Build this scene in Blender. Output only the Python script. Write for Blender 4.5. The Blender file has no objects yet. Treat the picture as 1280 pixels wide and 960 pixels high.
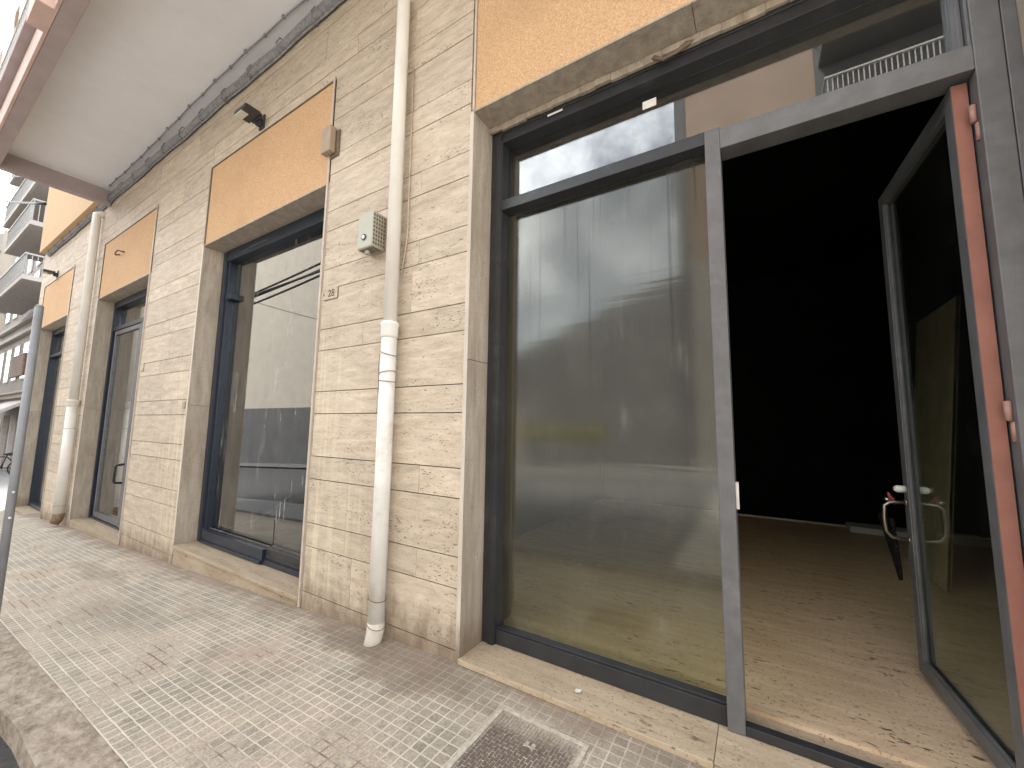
import bpy, bmesh, math, random
from mathutils import Vector, Matrix
R = random.Random(7)
rad = math.radians
S = bpy.context.scene
COL = S.collection

# ------------------------------------------------------------------ helpers
def lin(r, g, b):
    f = lambda c: (c/255/12.92 if c/255 <= .04045 else ((c/255+.055)/1.055)**2.4)
    return (f(r), f(g), f(b), 1)

class MB:
    """collects shapes in one bmesh"""
    def __init__(s):
        s.bm = bmesh.new(); s.col = s.bm.loops.layers.color.new('rnd'); s.v = (0.5, 0.5, 0.5, 1)
    def rnd(s): s.v = (R.random(), R.random(), R.random(), 1)
    def face(s, pts):
        f = s.bm.faces.new([s.bm.verts.new(p) for p in pts])
        for l in f.loops: l[s.col] = s.v
        return f
    def hexa(s, p):
        vs = [s.bm.verts.new(q) for q in p]
        for idx in ((0,3,2,1),(4,5,6,7),(0,1,5,4),(1,2,6,5),(2,3,7,6),(3,0,4,7)):
            f = s.bm.faces.new([vs[i] for i in idx])
            for l in f.loops: l[s.col] = s.v
    def box(s, x0, x1, y0, y1, z0, z1, M=None):
        p = [Vector(q) for q in ((x0,y0,z0),(x1,y0,z0),(x1,y1,z0),(x0,y1,z0),(x0,y0,z1),(x1,y0,z1),(x1,y1,z1),(x0,y1,z1))]
        if M is not None: p = [M @ q for q in p]
        s.hexa(p)
    def tube(s, pts, r, n=12, cap=True):
        pts = [Vector(p) for p in pts]; rs = r if isinstance(r, (list, tuple)) else [r]*len(pts)
        up = None; rings = []
        for i, p in enumerate(pts):
            t = (pts[min(i+1, len(pts)-1)] - pts[max(i-1, 0)]).normalized()
            if up is None:
                a = Vector((0,0,1)) if abs(t.z) < .9 else Vector((1,0,0)); up = a.cross(t).normalized()
            u = (up - t*up.dot(t)).normalized(); up = u; w = t.cross(u)
            rings.append([s.bm.verts.new(p + (u*math.cos(2*math.pi*k/n) + w*math.sin(2*math.pi*k/n))*rs[i]) for k in range(n)])
        for a, b in zip(rings, rings[1:]):
            for k in range(n):
                f = s.bm.faces.new((a[k], a[(k+1) % n], b[(k+1) % n], b[k])); f.smooth = True
                for l in f.loops: l[s.col] = s.v
        if cap:
            for g in (rings[0][::-1], rings[-1]):
                f = s.bm.faces.new(g)
                for l in f.loops: l[s.col] = s.v
    def build(s, name, mat, parent=None, bevel=0, seg=2):
        me = bpy.data.meshes.new(name); 
        s.bm.normal_update(); s.bm.to_mesh(me); s.bm.free()
        o = bpy.data.objects.new(name, me); COL.objects.link(o)
        if mat: me.materials.append(mat)
        if parent is not None:
            o.parent = parent; o.matrix_parent_inverse = world(parent).inverted()
        if bevel:
            m = o.modifiers.new('b', 'BEVEL'); m.width = bevel; m.segments = seg; m.limit_method = 'ANGLE'
        return o
def world(o):
    m = Matrix.LocRotScale(o.location, o.rotation_euler, o.scale)
    return world(o.parent) @ o.matrix_parent_inverse @ m if o.parent else m
def tag(o, label=None, cat=None, group=None, kind=None):
    for k, v in (('label', label), ('category', cat), ('group', group), ('kind', kind)):
        if v: o[k] = v
    return o
def thing(name, loc, label, cat, group=None):
    o = bpy.data.objects.new(name, None); COL.objects.link(o); o.location = loc; o.empty_display_size = .1
    return tag(o, label, cat, group)
def part_empty(name, loc, parent):
    o = bpy.data.objects.new(name, None); COL.objects.link(o); o.location = loc; o.parent = parent
    o.matrix_parent_inverse = world(parent).inverted(); return o
def copy_tree(o, parent=None):
    c = o.copy(); COL.objects.link(c)
    if parent is not None: c.parent = parent
    for ch in [k for k in bpy.data.objects if k.parent == o]: copy_tree(ch, c)
    return c

# ground profile along the street (it falls away to the left)
GX = [-400, -48, -14.6, -10.08, -7.5, -5.78, -3.1, -1.6, 0, 400]
GZ = [-2.3, -2.3, -.68, -.39, -.297, -.213, -.075, -.006, 0, 0]
def g(x):
    for i in range(len(GX)-1):
        if x <= GX[i+1]:
            t = (x-GX[i])/(GX[i+1]-GX[i]); return GZ[i]+(GZ[i+1]-GZ[i])*max(t, 0)
    return GZ[-1]

# ------------------------------------------------------------------ materials
class NT:
    def __init__(s, name):
        s.m = bpy.data.materials.new(name); s.m.use_nodes = True; s.t = s.m.node_tree; s.t.nodes.clear()
        s.out = s.n('ShaderNodeOutputMaterial')
    def n(s, ty, **kw):
        x = s.t.nodes.new(ty)
        for k, v in kw.items():
            if k in x.inputs: 
                s.set(x.inputs[k], v)
            else: setattr(x, k, v)
        return x
    def set(s, sock, v):
        if isinstance(v, bpy.types.NodeSocket): s.t.links.new(v, sock)
        elif isinstance(v, bpy.types.Node): s.t.links.new(v.outputs[0], sock)
        else: sock.default_value = v
    def math(s, op, a, b=0.0, c=None, clamp=False):
        x = s.t.nodes.new('ShaderNodeMath'); x.operation = op; x.use_clamp = clamp
        s.set(x.inputs[0], a); s.set(x.inputs[1], b)
        if c is not None: s.set(x.inputs[2], c)
        return x.outputs[0]
    def mix(s, f, a, b, mode='MIX'):
        x = s.t.nodes.new('ShaderNodeMix'); x.data_type = 'RGBA'; x.blend_type = mode
        s.set(x.inputs[0], f); s.set(x.inputs[6], a); s.set(x.inputs[7], b); return x.outputs[2]
    def ramp(s, f, stops):
        x = s.t.nodes.new('ShaderNodeValToRGB'); s.set(x.inputs[0], f); e = x.color_ramp.elements
        while len(e) < len(stops): e.new(.5)
        for k, (p, c) in zip(e, stops): k.position = p; k.color = c if hasattr(c, '__len__') else (c, c, c, 1)
        return x.outputs[0]
    def pos(s):
        return s.n('ShaderNodeNewGeometry').outputs['Position']
    def mapped(s, v, scale=(1,1,1), loc=(0,0,0)):
        x = s.t.nodes.new('ShaderNodeMapping'); s.set(x.inputs[0], v); x.inputs['Scale'].default_value = scale
        s.set(x.inputs['Location'], loc); return x.outputs[0]
    def noise(s, v, scale=1, detail=4, rough=.55, dist=0):
        x = s.t.nodes.new('ShaderNodeTexNoise'); s.set(x.inputs['Vector'], v); x.inputs['Scale'].default_value = scale
        x.inputs['Detail'].default_value = detail; x.inputs['Roughness'].default_value = rough; x.inputs['Distortion'].default_value = dist
        return x.outputs[0]
    def sep(s, v):
        x = s.t.nodes.new('ShaderNodeSeparateXYZ'); s.set(x.inputs[0], v); return x.outputs
    def smooth(s, v, a, b, lo=0.0, hi=1.0):
        x = s.t.nodes.new('ShaderNodeMapRange'); x.interpolation_type = 'SMOOTHSTEP'; s.set(x.inputs[0], v)
        for i, q in enumerate((a, b, lo, hi)): s.set(x.inputs[i+1], q)
        return x.outputs[0]
    def bump(s, h, strength=.3, dist=.01):
        x = s.t.nodes.new('ShaderNodeBump'); s.set(x.inputs['Height'], h); x.inputs['Strength'].default_value = strength
        x.inputs['Distance'].default_value = dist; return x.outputs[0]
    def finish(s, color, rough=.7, normal=None, metal=0, spec=.4):
        b = s.t.nodes.new('ShaderNodeBsdfPrincipled'); s.set(b.inputs['Base Color'], color); s.set(b.inputs['Roughness'], rough)
        s.set(b.inputs['Metallic'], metal); s.set(b.inputs['Specular IOR Level'], spec)
        if normal is not None: s.set(b.inputs['Normal'], normal)
        s.t.links.new(b.outputs[0], s.out.inputs[0]); return s.m

def plain(name, c, rough=.6, var=.12, scale=6, metal=0, spec=.4, bumpk=0, dirt=None, dirt_amt=.5):
    """painted / plastered surface with soft mottling and a little wear"""
    m = NT(name); p = m.pos()
    n = m.noise(p, scale, 6, .6)
    dark = tuple(k*(1-var*1.6) for k in c[:3])+(1,); lite = tuple(min(1, k*(1+var)) for k in c[:3])+(1,)
    col = m.ramp(n, [(.3, dark), (.7, lite)])
    if dirt:
        d = m.smooth(m.noise(p, scale*.37, 8, .7), .55, .72)
        col = m.mix(m.math('MULTIPLY', d, dirt_amt), col, dirt)
    nrm = m.bump(m.noise(p, scale*12, 5, .6), bumpk, .004) if bumpk else None
    return m.finish(col, rough, nrm, metal, spec)

def travertine(name, lo, hi, axis='x', pits=1.0, grime=True, streaks=True, rough=.62, grain=.8):
    m = NT(name); p = m.pos()
    at = m.n('ShaderNodeVertexColor', layer_name='rnd').outputs[0]
    sc = m.n('ShaderNodeVectorMath', operation='SCALE'); m.set(sc.inputs[0], at); sc.inputs['Scale'].default_value = 7
    pv = m.n('ShaderNodeVectorMath', operation='ADD'); m.set(pv.inputs[0], p); m.set(pv.inputs[1], sc); pv = pv.outputs[0]
    stretch = {'x': (2.6, 3, 13), 'z': (9, 9, 1.2), 'f': (1.3, 9, 3)}[axis]
    pst = {'x': (34, 34, 105), 'z': (52, 52, 22), 'f': (13, 42, 30)}[axis]
    n1 = m.noise(m.mapped(pv, stretch), 1.5, 8, .62, .5)
    col = m.ramp(n1, [(.28, lo), (.52, tuple((a+b)/2 for a, b in zip(lo, hi))), (.74, hi)])
    n1b = m.noise(m.mapped(pv, tuple(k*3.2 for k in stretch)), 2.0, 5, .6, .3)
    col = m.mix(m.smooth(n1b, .56, .72, 0, .4), col, (lo[0]*.78, lo[1]*.73, lo[2]*.66, 1))
    n2 = m.noise(m.mapped(pv, pst), 1.0, 4, .62)
    zone = m.noise(m.mapped(pv, (1.3, 3, 4.5)), 1.2, 4, .5)
    thr = m.math('SUBTRACT', {'x': .70, 'z': .72, 'f': .665}[axis], m.math('MULTIPLY', m.smooth(zone, .32, .66), {'x': .11, 'z': .1, 'f': .06}[axis]))
    pit = m.smooth(n2, thr, m.math('ADD', thr, .045))
    col = m.mix(m.math('MULTIPLY', pit, .8*pits), col, (.085, .058, .038, 1))
    dash = m.noise(m.mapped(pv, {'x': (16, 16, 150), 'z': (110, 110, 60), 'f': (60, 75, 60)}[axis]), 1.0, 5, .7)
    dsh = m.smooth(dash, {'x': .60, 'z': .56, 'f': .55}[axis], {'x': .70, 'z': .72, 'f': .70}[axis])
    col = m.mix(m.math('MULTIPLY', dsh, grain), col, (lo[0]*.42, lo[1]*.36, lo[2]*.30, 1))
    lt = m.noise(m.mapped(pv, {'x': (40, 40, 95), 'z': (80, 80, 80), 'f': (90, 90, 90)}[axis]), 1.0, 5, .7)
    col = m.mix(m.smooth(lt, .55, .72, 0, .45), col, tuple(min(1, q*1.2) for q in hi[:3])+(1,))
    r = m.sep(at)[0]
    k = m.math('MULTIPLY_ADD', r, .16, .92)
    v = m.n('ShaderNodeVectorMath', operation='SCALE'); m.set(v.inputs[0], col); m.set(v.inputs['Scale'], k); col = v.outputs[0]
    # large soft weathering, warm and grey
    big = m.noise(m.mapped(p, (.9, .9, .9)), 1.4, 6, .6)
    col = m.mix(m.smooth(big, .5, .78, 0, .35), col, (lo[0]*.85, lo[1]*.8, lo[2]*.72, 1))
    xyz = m.sep(p)
    if streaks:
        st = m.noise(m.mapped(p, (17, 17, .45)), 1.0, 3, .6)
        ms = m.noise(m.mapped(p, (.8, .8, .5), (3.1, 0, 1.3)), 1.0, 2, .5)
        fac = m.math('MULTIPLY', m.smooth(st, .5, .62), m.math('MULTIPLY', m.smooth(ms, .40, .55), m.smooth(xyz[2], 1.7, 2.5, 1, 0)))
        col = m.mix(m.math('MULTIPLY', fac, .5), col, (.72, .635, .44, 1))
        st2 = m.noise(m.mapped(p, (23, 23, .7), (5, 2, 8)), 1.0, 3, .6)
        fac2 = m.math('MULTIPLY', m.smooth(st2, .6, .72), m.math('MULTIPLY', m.smooth(ms, .4, .55), m.smooth(xyz[2], 1.9, 2.8, 1, .15)))
        col = m.mix(m.math('MULTIPLY', fac2, .4), col, (.25, .2, .12, 1))
    if grime:
        gr = m.math('MINIMUM', m.math('MULTIPLY', m.math('ADD', xyz[0], 1.6), .047), 0.0)
        h = m.math('SUBTRACT', xyz[2], gr)
        dn = m.noise(m.mapped(p, (5, 5, 2.2)), 1.6, 7, .66)
        hh = m.math('ADD', h, m.math('MULTIPLY', m.math('SUBTRACT', dn, .5), -.75))
        gfac = m.smooth(hh, -.08, .34, .8, 0)
        col = m.mix(gfac, col, m.mix(dn, (.2, .125, .07, 1), (.115, .085, .06, 1)))
    hgt = m.math('SUBTRACT', m.math('MULTIPLY', n1, .25), pit)
    return m.finish(col, rough, m.bump(m.math('SUBTRACT', hgt, m.math('MULTIPLY', dsh, .5)), .6, .004), 0, .35)

STONE = travertine('travertine', (.405, .328, .243, 1), (.65, .56, .442, 1))
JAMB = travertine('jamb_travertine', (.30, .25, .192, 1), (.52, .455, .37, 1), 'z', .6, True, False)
SILL = travertine('sill_travertine', (.33, .25, .165, 1), (.52, .43, .315, 1), 'f', .9, False, False, .5, .95)
EDGE = travertine('pale_travertine_edge', (.52, .455, .375, 1), (.72, .66, .575, 1), 'z', .5, True, False, .6, .35)
SHOPFLOOR = travertine('shop_floor_stone', (.60, .425, .265, 1), (.84, .655, .465, 1), 'f', 1.15, False, False, .4)
CORE = plain('mortar', (.10, .075, .055, 1), .9)

def stucco(name, lo, hi, bk=.5):
    m = NT(name); p = m.pos()
    n = m.noise(p, 95, 8, .66); big = m.noise(p, 2.3, 6, .6)
    col = m.ramp(n, [(.33, tuple(k*.70 for k in lo[:3])+(1,)), (.5, lo), (.68, hi)])
    col = m.mix(m.smooth(big, .45, .75, 0, .4), col, tuple(k*.78 for k in lo[:3])+(1,))
    st = m.noise(m.mapped(p, (9, 9, .6)), 1, 4, .6)
    col = m.mix(m.smooth(st, .64, .78, 0, .3), col, (.22, .14, .07, 1))
    return m.finish(col, .85, m.bump(n, bk, .006), 0, .25)
ORANGE = stucco('ochre_stucco', (.56, .355, .195, 1), (.68, .475, .29, 1))
ORANGE2 = stucco('ochre_plaster', (.56, .385, .23, 1), (.64, .455, .285, 1), .15)
PINK = plain('pink_plaster', (.62, .45, .40, 1), .8, .08, 4)
MAUVE = plain('mauve_plaster', (.40, .335, .33, 1), .8, .08, 3)
SOFFIT = plain('soffit_plaster', (.80, .80, .82, 1), .85, .035, 1.6, bumpk=.05)
WHITE = plain('white_paint', (.75, .74, .70, 1), .5, .05, 5, dirt=(.42, .36, .28, 1), dirt_amt=.55)
PVC = plain('beige_pvc', (.74, .71, .645, 1), .42, .05, 3, dirt=(.46, .41, .33, 1), dirt_amt=.4)
FRAME = plain('grey_frame_paint', (.122, .123, .127, 1), .42, .14, 9, dirt=(.24, .23, .22, 1), dirt_amt=.45)
FRAMED = plain('dark_frame_paint', (.029, .030, .033, 1), .4, .15, 9, dirt=(.1, .1, .1, 1), dirt_amt=.3)
NAVY = plain('dark_blue_frame_paint', (.019, .026, .04, 1), .35, .15, 9)
PRIMER = plain('red_primer', (.27, .115, .085, 1), .6, .1, 8, dirt=(.33, .18, .14, 1), dirt_amt=.5)
PRIMERP = plain('pink_primer', (.34, .19, .155, 1), .55, .1, 14)
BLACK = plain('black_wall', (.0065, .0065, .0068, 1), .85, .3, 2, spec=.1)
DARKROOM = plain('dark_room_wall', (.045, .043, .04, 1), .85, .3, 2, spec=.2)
GREYFLOOR = plain('dusty_floor', (.28, .25, .2, 1), .5, .2, 3)
STEEL = plain('steel', (.55, .54, .52, 1), .3, .1, 9, 1)
GREYBOX = plain('grey_green_plastic', (.42, .42, .35, 1), .5, .05, 6, dirt=(.25, .24, .2, 1))
TANBOX = plain('tan_painted_box', (.36, .28, .20, 1), .6, .08, 9)
TRIM = plain('trim_paint', (.50, .42, .35, 1), .5, .12, 12)
DARKTRIM = plain('dark_trim', (.17, .12, .085, 1), .6, .15, 12)
CABLE = plain('cable_sheath', (.27, .27, .275, 1), .55, .25, 25, dirt=(.13, .125, .12, 1), dirt_amt=.8)
BLACKCABLE = plain('black_cable', (.012, .012, .013, 1), .5)
LAMPBODY = plain('lamp_body', (.035, .037, .044, 1), .4, .1, 9)
LENS = plain('lamp_lens', (.62, .64, .58, 1), .25, .1, 30)
POLE = plain('pole_paint', (.24, .245, .255, 1), .45, .12, 5, dirt=(.33, .32, .31, 1))
WOOD = plain('board_wood', (.60, .50, .33, 1), .6, .15, 5)
CLOTH = plain('black_cloth', (.012, .012, .013, 1), .9, .2, 20, spec=.1)
RED = plain('red_plastic', (.30, .05, .06, 1), .4, .1, 9)
PAPER = plain('paper', (.72, .70, .66, 1), .8, .05, 20)
LETTER = plain('letter_paint', (.14, .10, .075, 1), .7)
PALE = plain('pale_render', (.47, .425, .36, 1), .85, .05, 1.2)
PALE2 = plain('grey_render', (.40, .385, .365, 1), .85, .06, 1.1)
BROWN = plain('brown_render', (.27, .20, .15, 1), .85, .08, 1)
DKGREY = plain('dark_grey_render', (.11, .11, .112, 1), .85, .1, 1)
YELLOW = plain('yellow_sheet', (.36, .335, .05, 1), .5, .06, 3)
SHUTTER = plain('louvre_paint', (.36, .34, .31, 1), .6, .1, 8)
BRICKRED = plain('brick_red', (.33, .17, .13, 1), .8, .2, 5)
RAIL = plain('rail_paint', (.55, .55, .53, 1), .5, .08, 9)
CANVAS = plain('white_canvas', (.80, .80, .77, 1), .8, .04, 3)
WINGLASS = plain('far_window_glass', (.03, .035, .04, 1), .08, .1, 3, spec=.6)
LEAF = plain('leaf', (.06, .10, .035, 1), .55, .3, 9)
BARK = plain('bark', (.12, .09, .06, 1), .9, .3, 20)

def glass(name, tint, r0, rough, haze, wave=0, power=3.6, streak=0.0, drips=False):
    m = NT(name); p = m.pos()
    lw = m.n('ShaderNodeLayerWeight'); f = lw.outputs['Facing']
    fr = m.math('MULTIPLY_ADD', m.math('POWER', f, power), 1-r0, r0, True)
    gl = m.n('ShaderNodeBsdfGlossy'); gl.inputs['Roughness'].default_value = rough; gl.inputs['Color'].default_value = (.97, .98, 1, 1)
    if wave:
        w = m.noise(m.mapped(p, (.55, .5, 34)), 1.0, 3, .55)
        w2 = m.noise(m.mapped(p, (1.6, 1, 1.3)), 1.0, 2, .5)
        hh = m.math('ADD', m.math('MULTIPLY', w, .35), m.math('MULTIPLY', w2, .6))
        m.set(gl.inputs['Normal'], m.bump(hh, wave, .02))
    tr = m.n('ShaderNodeBsdfTransparent'); tr.inputs[0].default_value = tint
    mx = m.n('ShaderNodeMixShader'); m.set(mx.inputs[0], fr); m.set(mx.inputs[1], tr); m.set(mx.inputs[2], gl)
    # dust film: streaks run down the pane, specks and smears elsewhere
    di = m.n('ShaderNodeBsdfDiffuse'); di.inputs[0].default_value = (.50, .49, .46, 1)
    s1 = m.smooth(m.noise(m.mapped(p, (34, 34, .7)), 1, 3, .6), .56, .72)
    s2 = m.smooth(m.noise(m.mapped(p, (3, 3, 2.2)), 1.3, 6, .65), .45, .72)
    speck = m.smooth(m.noise(p, 70, 3, .6), .73, .76)
    d = m.math('ADD', m.math('MULTIPLY', m.math('MULTIPLY', s1, s2), streak), m.math('MULTIPLY_ADD', s2, haze, haze*.6))
    d = m.math('ADD', d, m.math('MULTIPLY', speck, .12), clamp=True)
    m2 = m.n('ShaderNodeMixShader'); m.set(m2.inputs[0], d); m.set(m2.inputs[1], mx); m.set(m2.inputs[2], di)
    if drips:      # dark dirty runs below the transom bar
        xyz = m.sep(p)
        dr = m.smooth(m.noise(m.mapped(p, (42, 42, .35)), 1, 3, .6), .60, .66)
        top = m.math('ADD', xyz[2], m.math('MULTIPLY', m.noise(m.mapped(p, (30, 30, .2)), 1, 3, .6), .9))
        k = m.math('MULTIPLY', m.math('MULTIPLY', dr, m.smooth(top, 2.9, 3.4)), .55)
        thin = m.math('MULTIPLY', m.smooth(m.noise(m.mapped(p, (60, 60, .25), (3, 1, 2)), 1, 2, .5), .68, .70), m.smooth(xyz[2], 1.5, 2.1, 0, .28))
        dk = m.n('ShaderNodeBsdfDiffuse'); dk.inputs[0].default_value = (.06, .055, .05, 1)
        m3 = m.n('ShaderNodeMixShader'); m.set(m3.inputs[0], m.math('MAXIMUM', k, thin)); m.set(m3.inputs[1], m2); m.set(m3.inputs[2], dk); m2 = m3
    m.t.links.new(m2.outputs[0], m.out.inputs[0]); return m.m
G_CLEAR = glass('clear_glass', (.80, .83, .80, 1), .15, .004, .012)
G_FILM = glass('filmed_glass', (.84, .85, .73, 1), .07, .095, .028, .05, 3.6, .10, True)
G_DUSTY = glass('dusty_glass', (.50, .53, .50, 1), .13, .012, .012, 0, 3.0, .85)
G_DOOR = glass('door_glass', (.80, .84, .79, 1), .05, .01, .006, 0, 4.5, .02)

def tiles():
    m = NT('sidewalk_tiles'); p = m.pos()
    br = m.t.nodes.new('ShaderNodeTexBrick'); br.offset = 0; br.squash = 1
    wob = m.noise(p, 24, 4, .6)
    pv = m.n('ShaderNodeVectorMath', operation='ADD'); m.set(pv.inputs[0], p)
    cv = m.n('ShaderNodeCombineXYZ'); m.set(cv.inputs[0], m.math('MULTIPLY_ADD', wob, .012, -.006)); m.set(cv.inputs[1], m.math('MULTIPLY_ADD', wob, .01, -.005))
    m.set(pv.inputs[1], cv); pv = pv.outputs[0]
    m.set(br.inputs['Vector'], pv); br.inputs['Scale'].default_value = 1; br.inputs['Brick Width'].default_value = .062
    br.inputs['Row Height'].default_value = .056; br.inputs['Mortar Size'].default_value = .0045; br.inputs['Mortar Smooth'].default_value = .35
    br.inputs['Bias'].default_value = 0
    br.inputs['Color1'].default_value = (0, 0, 0, 1); br.inputs['Color2'].default_value = (1, 1, 1, 1); br.inputs['Mortar'].default_value = (.5, .5, .5, 1)
    cell = br.outputs[0]; mort = br.outputs[1]
    b2 = m.t.nodes.new('ShaderNodeTexBrick'); b2.offset = 0; b2.squash = 1
    m.set(b2.inputs['Vector'], pv); b2.inputs['Scale'].default_value = 1; b2.inputs['Brick Width'].default_value = .31
    b2.inputs['Row Height'].default_value = .28; b2.inputs['Mortar Size'].default_value = .004
    b2.inputs['Color1'].default_value = (0, 0, 0, 1); b2.inputs['Color2'].default_value = (1, 1, 1, 1)
    tile = m.sep(b2.outputs[0])[0]
    big = m.noise(p, 1.5, 7, .62); mid = m.noise(p, 6, 6, .65); fine = m.noise(p, 85, 6, .75)
    grey = m.ramp(m.math('ADD', m.math('MULTIPLY', m.sep(cell)[0], .13), m.math('MULTIPLY_ADD', fine, .8, .03)), [(.3, (.17, .15, .118, 1)), (.5, (.305, .275, .222, 1)), (.70, (.47, .43, .355, 1))])
    warm = m.ramp(fine, [(.3, (.24, .195, .15, 1)), (.5, (.42, .355, .28, 1)), (.70, (.58, .50, .40, 1))])
    dust = m.smooth(m.math('ADD', m.math('MULTIPLY', big, .75), m.math('ADD', m.math('MULTIPLY', mid, .3), m.math('MULTIPLY', tile, .12))), .48, .7)
    col = m.mix(dust, grey, warm)
    dustc = m.ramp(mid, [(.3, (.52, .47, .385, 1)), (.7, (.68, .63, .53, 1))])
    darkc = (.15, .12, .09, 1)
    jc = m.mix(m.smooth(big, .54, .66), dustc, darkc)
    gap = m.smooth(m.noise(p, 3.3, 5, .6), .3, .5)
    col = m.mix(m.math('MULTIPLY', mort, m.math('MULTIPLY_ADD', gap, .55, .42)), col, jc)
    # brown dirt along the foot of the wall and scattered stains
    xyz = m.sep(p)
    dn = m.noise(p, 3.1, 7, .66)
    near = m.smooth(m.math('ADD', xyz[1], m.math('MULTIPLY', m.math('SUBTRACT', dn, .5), .9)), 1.72, 2.05, 0, .75)
    col = m.mix(near, col, m.mix(mid, (.14, .105, .078, 1), (.28, .215, .16, 1)))
    stn = m.smooth(m.noise(m.mapped(p, (1, 1, 1), (4, 7, 0)), 1.1, 5, .6), .60, .72, 0, .5)
    col = m.mix(stn, col, (.23, .168, .128, 1))
    for cx, cy, rx, ry, a, cc in ((-1.78, 1.80, .55, .22, .6, (.17, .13, .10, 1)), (-2.75, 1.42, .40, .26, .28, (.36, .26, .20, 1)), (-2.35, 1.86, .35, .14, .6, (.15, .115, .085, 1)), (-4.6, 1.2, .9, .25, .3, (.20, .17, .13, 1)), (-6.3, 1.5, 1.2, .12, .4, (.19, .16, .125, 1))):
        v = m.n('ShaderNodeVectorMath', operation='SUBTRACT'); m.set(v.inputs[0], p); v.inputs[1].default_value = (cx, cy, 0)
        q = m.sep(m.mapped(v.outputs[0], (1/rx, 1/ry, 0)))
        dd = m.math('SQRT', m.math('ADD', m.math('MULTIPLY', q[0], q[0]), m.math('MULTIPLY', q[1], q[1])))
        dd = m.math('ADD', dd, m.math('MULTIPLY', m.math('SUBTRACT', dn, .5), 2.4))
        col = m.mix(m.smooth(dd, .35, 1.05, a, 0), col, cc)
    h = m.math('ADD', m.math('MULTIPLY', mort, -.8), m.math('ADD', m.math('MULTIPLY', fine, .8), m.math('MULTIPLY', mid, 1.2)))
    return m.finish(col, .8, m.bump(h, .75, .005), 0, .25)
TILES = tiles()
def kerbmat():
    m = NT('worn_kerb_stone'); p = m.pos()
    a = m.noise(m.mapped(p, (5, 9, 9), ), 2.2, 10, .74, .1); b = m.noise(p, 26, 8, .7)
    col = m.ramp(a, [(.32, (.15, .12, .09, 1)), (.5, (.31, .26, .205, 1)), (.68, (.46, .405, .335, 1))])
    col = m.mix(m.smooth(b, .58, .72, 0, .6), col, (.09, .072, .055, 1))
    return m.finish(col, .9, m.bump(m.math('ADD', a, b), .7, .012), 0, .2)
KERB = kerbmat()
def roadmat():
    m = NT('asphalt'); p = m.pos()
    a = m.noise(p, 90, 6, .7); b = m.noise(p, .8, 6, .6)
    col = m.ramp(a, [(.3, (.12, .12, .12, 1)), (.7, (.25, .248, .243, 1))])
    col = m.mix(m.smooth(b, .5, .7, 0, .5), col, (.17, .165, .155, 1))
    return m.finish(col, .85, m.bump(a, .5, .006), 0, .3)
ROAD = roadmat()
def ironmat():
    m = NT('dusty_cast_iron'); p = m.pos()
    big = m.noise(p, 4.5, 5, .6); f = m.noise(p, 60, 5, .7)
    xyz = m.sep(p)
    d = m.smooth(m.math('ADD', m.math('MULTIPLY', xyz[1], 1.0), m.math('MULTIPLY', big, .5)), 1.86, 2.12)
    col = m.mix(m.math('MAXIMUM', d, .06), m.ramp(f, [(.3, (.085, .066, .055, 1)), (.7, (.19, .15, .122, 1))]), m.ramp(f, [(.3, (.30, .26, .21, 1)), (.7, (.47, .42, .35, 1))]))
    return m.finish(col, .7, m.bump(f, .3, .003), 0, .4)
IRON = ironmat()
IRONDUST = plain('packed_dust', (.50, .45, .375, 1), .95, .2, 40)

# ------------------------------------------------------------------ world, sun, camera
W = bpy.data.worlds.new('World'); S.world = W; W.use_nodes = True
wt = W.node_tree; wt.nodes.clear()
SUN_EL, SUN_AZ = rad(56), rad(318)      # azimuth measured clockwise from +Y
sky = wt.nodes.new('ShaderNodeTexSky'); sky.sky_type = 'NISHITA'; sky.sun_disc = False
sky.sun_elevation = SUN_EL; sky.sun_rotation = SUN_AZ; sky.dust_density = 2.0; sky.air_density = 1.0
hs = wt.nodes.new('ShaderNodeHueSaturation'); hs.inputs['Saturation'].default_value = .24; hs.inputs['Value'].default_value = 1.0
tc = wt.nodes.new('ShaderNodeTexCoord'); nz = wt.nodes.new('ShaderNodeTexNoise'); nz.inputs['Scale'].default_value = 2.6; nz.inputs['Detail'].default_value = 7; nz.inputs['Roughness'].default_value = .58
cr = wt.nodes.new('ShaderNodeValToRGB'); cr.color_ramp.elements[0].position = .46; cr.color_ramp.elements[1].position = .68
mxw = wt.nodes.new('ShaderNodeMix'); mxw.data_type = 'RGBA'; mxw.inputs[7].default_value = (11.5, 11.6, 11.8, 1)
bg = wt.nodes.new('ShaderNodeBackground'); bg.inputs[1].default_value = .075
wo = wt.nodes.new('ShaderNodeOutputWorld'); L = wt.links.new
L(sky.outputs[0], hs.inputs['Color']); L(tc.outputs['Generated'], nz.inputs['Vector']); L(nz.outputs[0], cr.inputs[0])
L(cr.outputs[0], mxw.inputs[0]); L(hs.outputs[0], mxw.inputs[6]); L(mxw.outputs[2], bg.inputs[0]); L(bg.outputs[0], wo.inputs[0])
sl = bpy.data.lights.new('sun', 'SUN'); sl.energy = 1.5; sl.angle = rad(20); sl.color = (1, .93, .85)
so = bpy.data.objects.new('sun', sl); COL.objects.link(so)
sd = Vector((math.sin(SUN_AZ)*math.cos(SUN_EL), math.cos(SUN_AZ)*math.cos(SUN_EL), math.sin(SUN_EL)))
so.rotation_euler = sd.to_track_quat('Z', 'Y').to_euler(); so.location = (-6, -6, 20)
cam = bpy.data.cameras.new('camera'); cam.lens = 14.006; cam.sensor_width = 36; cam.clip_start = .02; cam.clip_end = 2000
co = bpy.data.objects.new('camera', cam); COL.objects.link(co)
Rm = Matrix(((.851, .044, .523), (.524, -.099, -.846), (.015, .994, -.107)))
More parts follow.
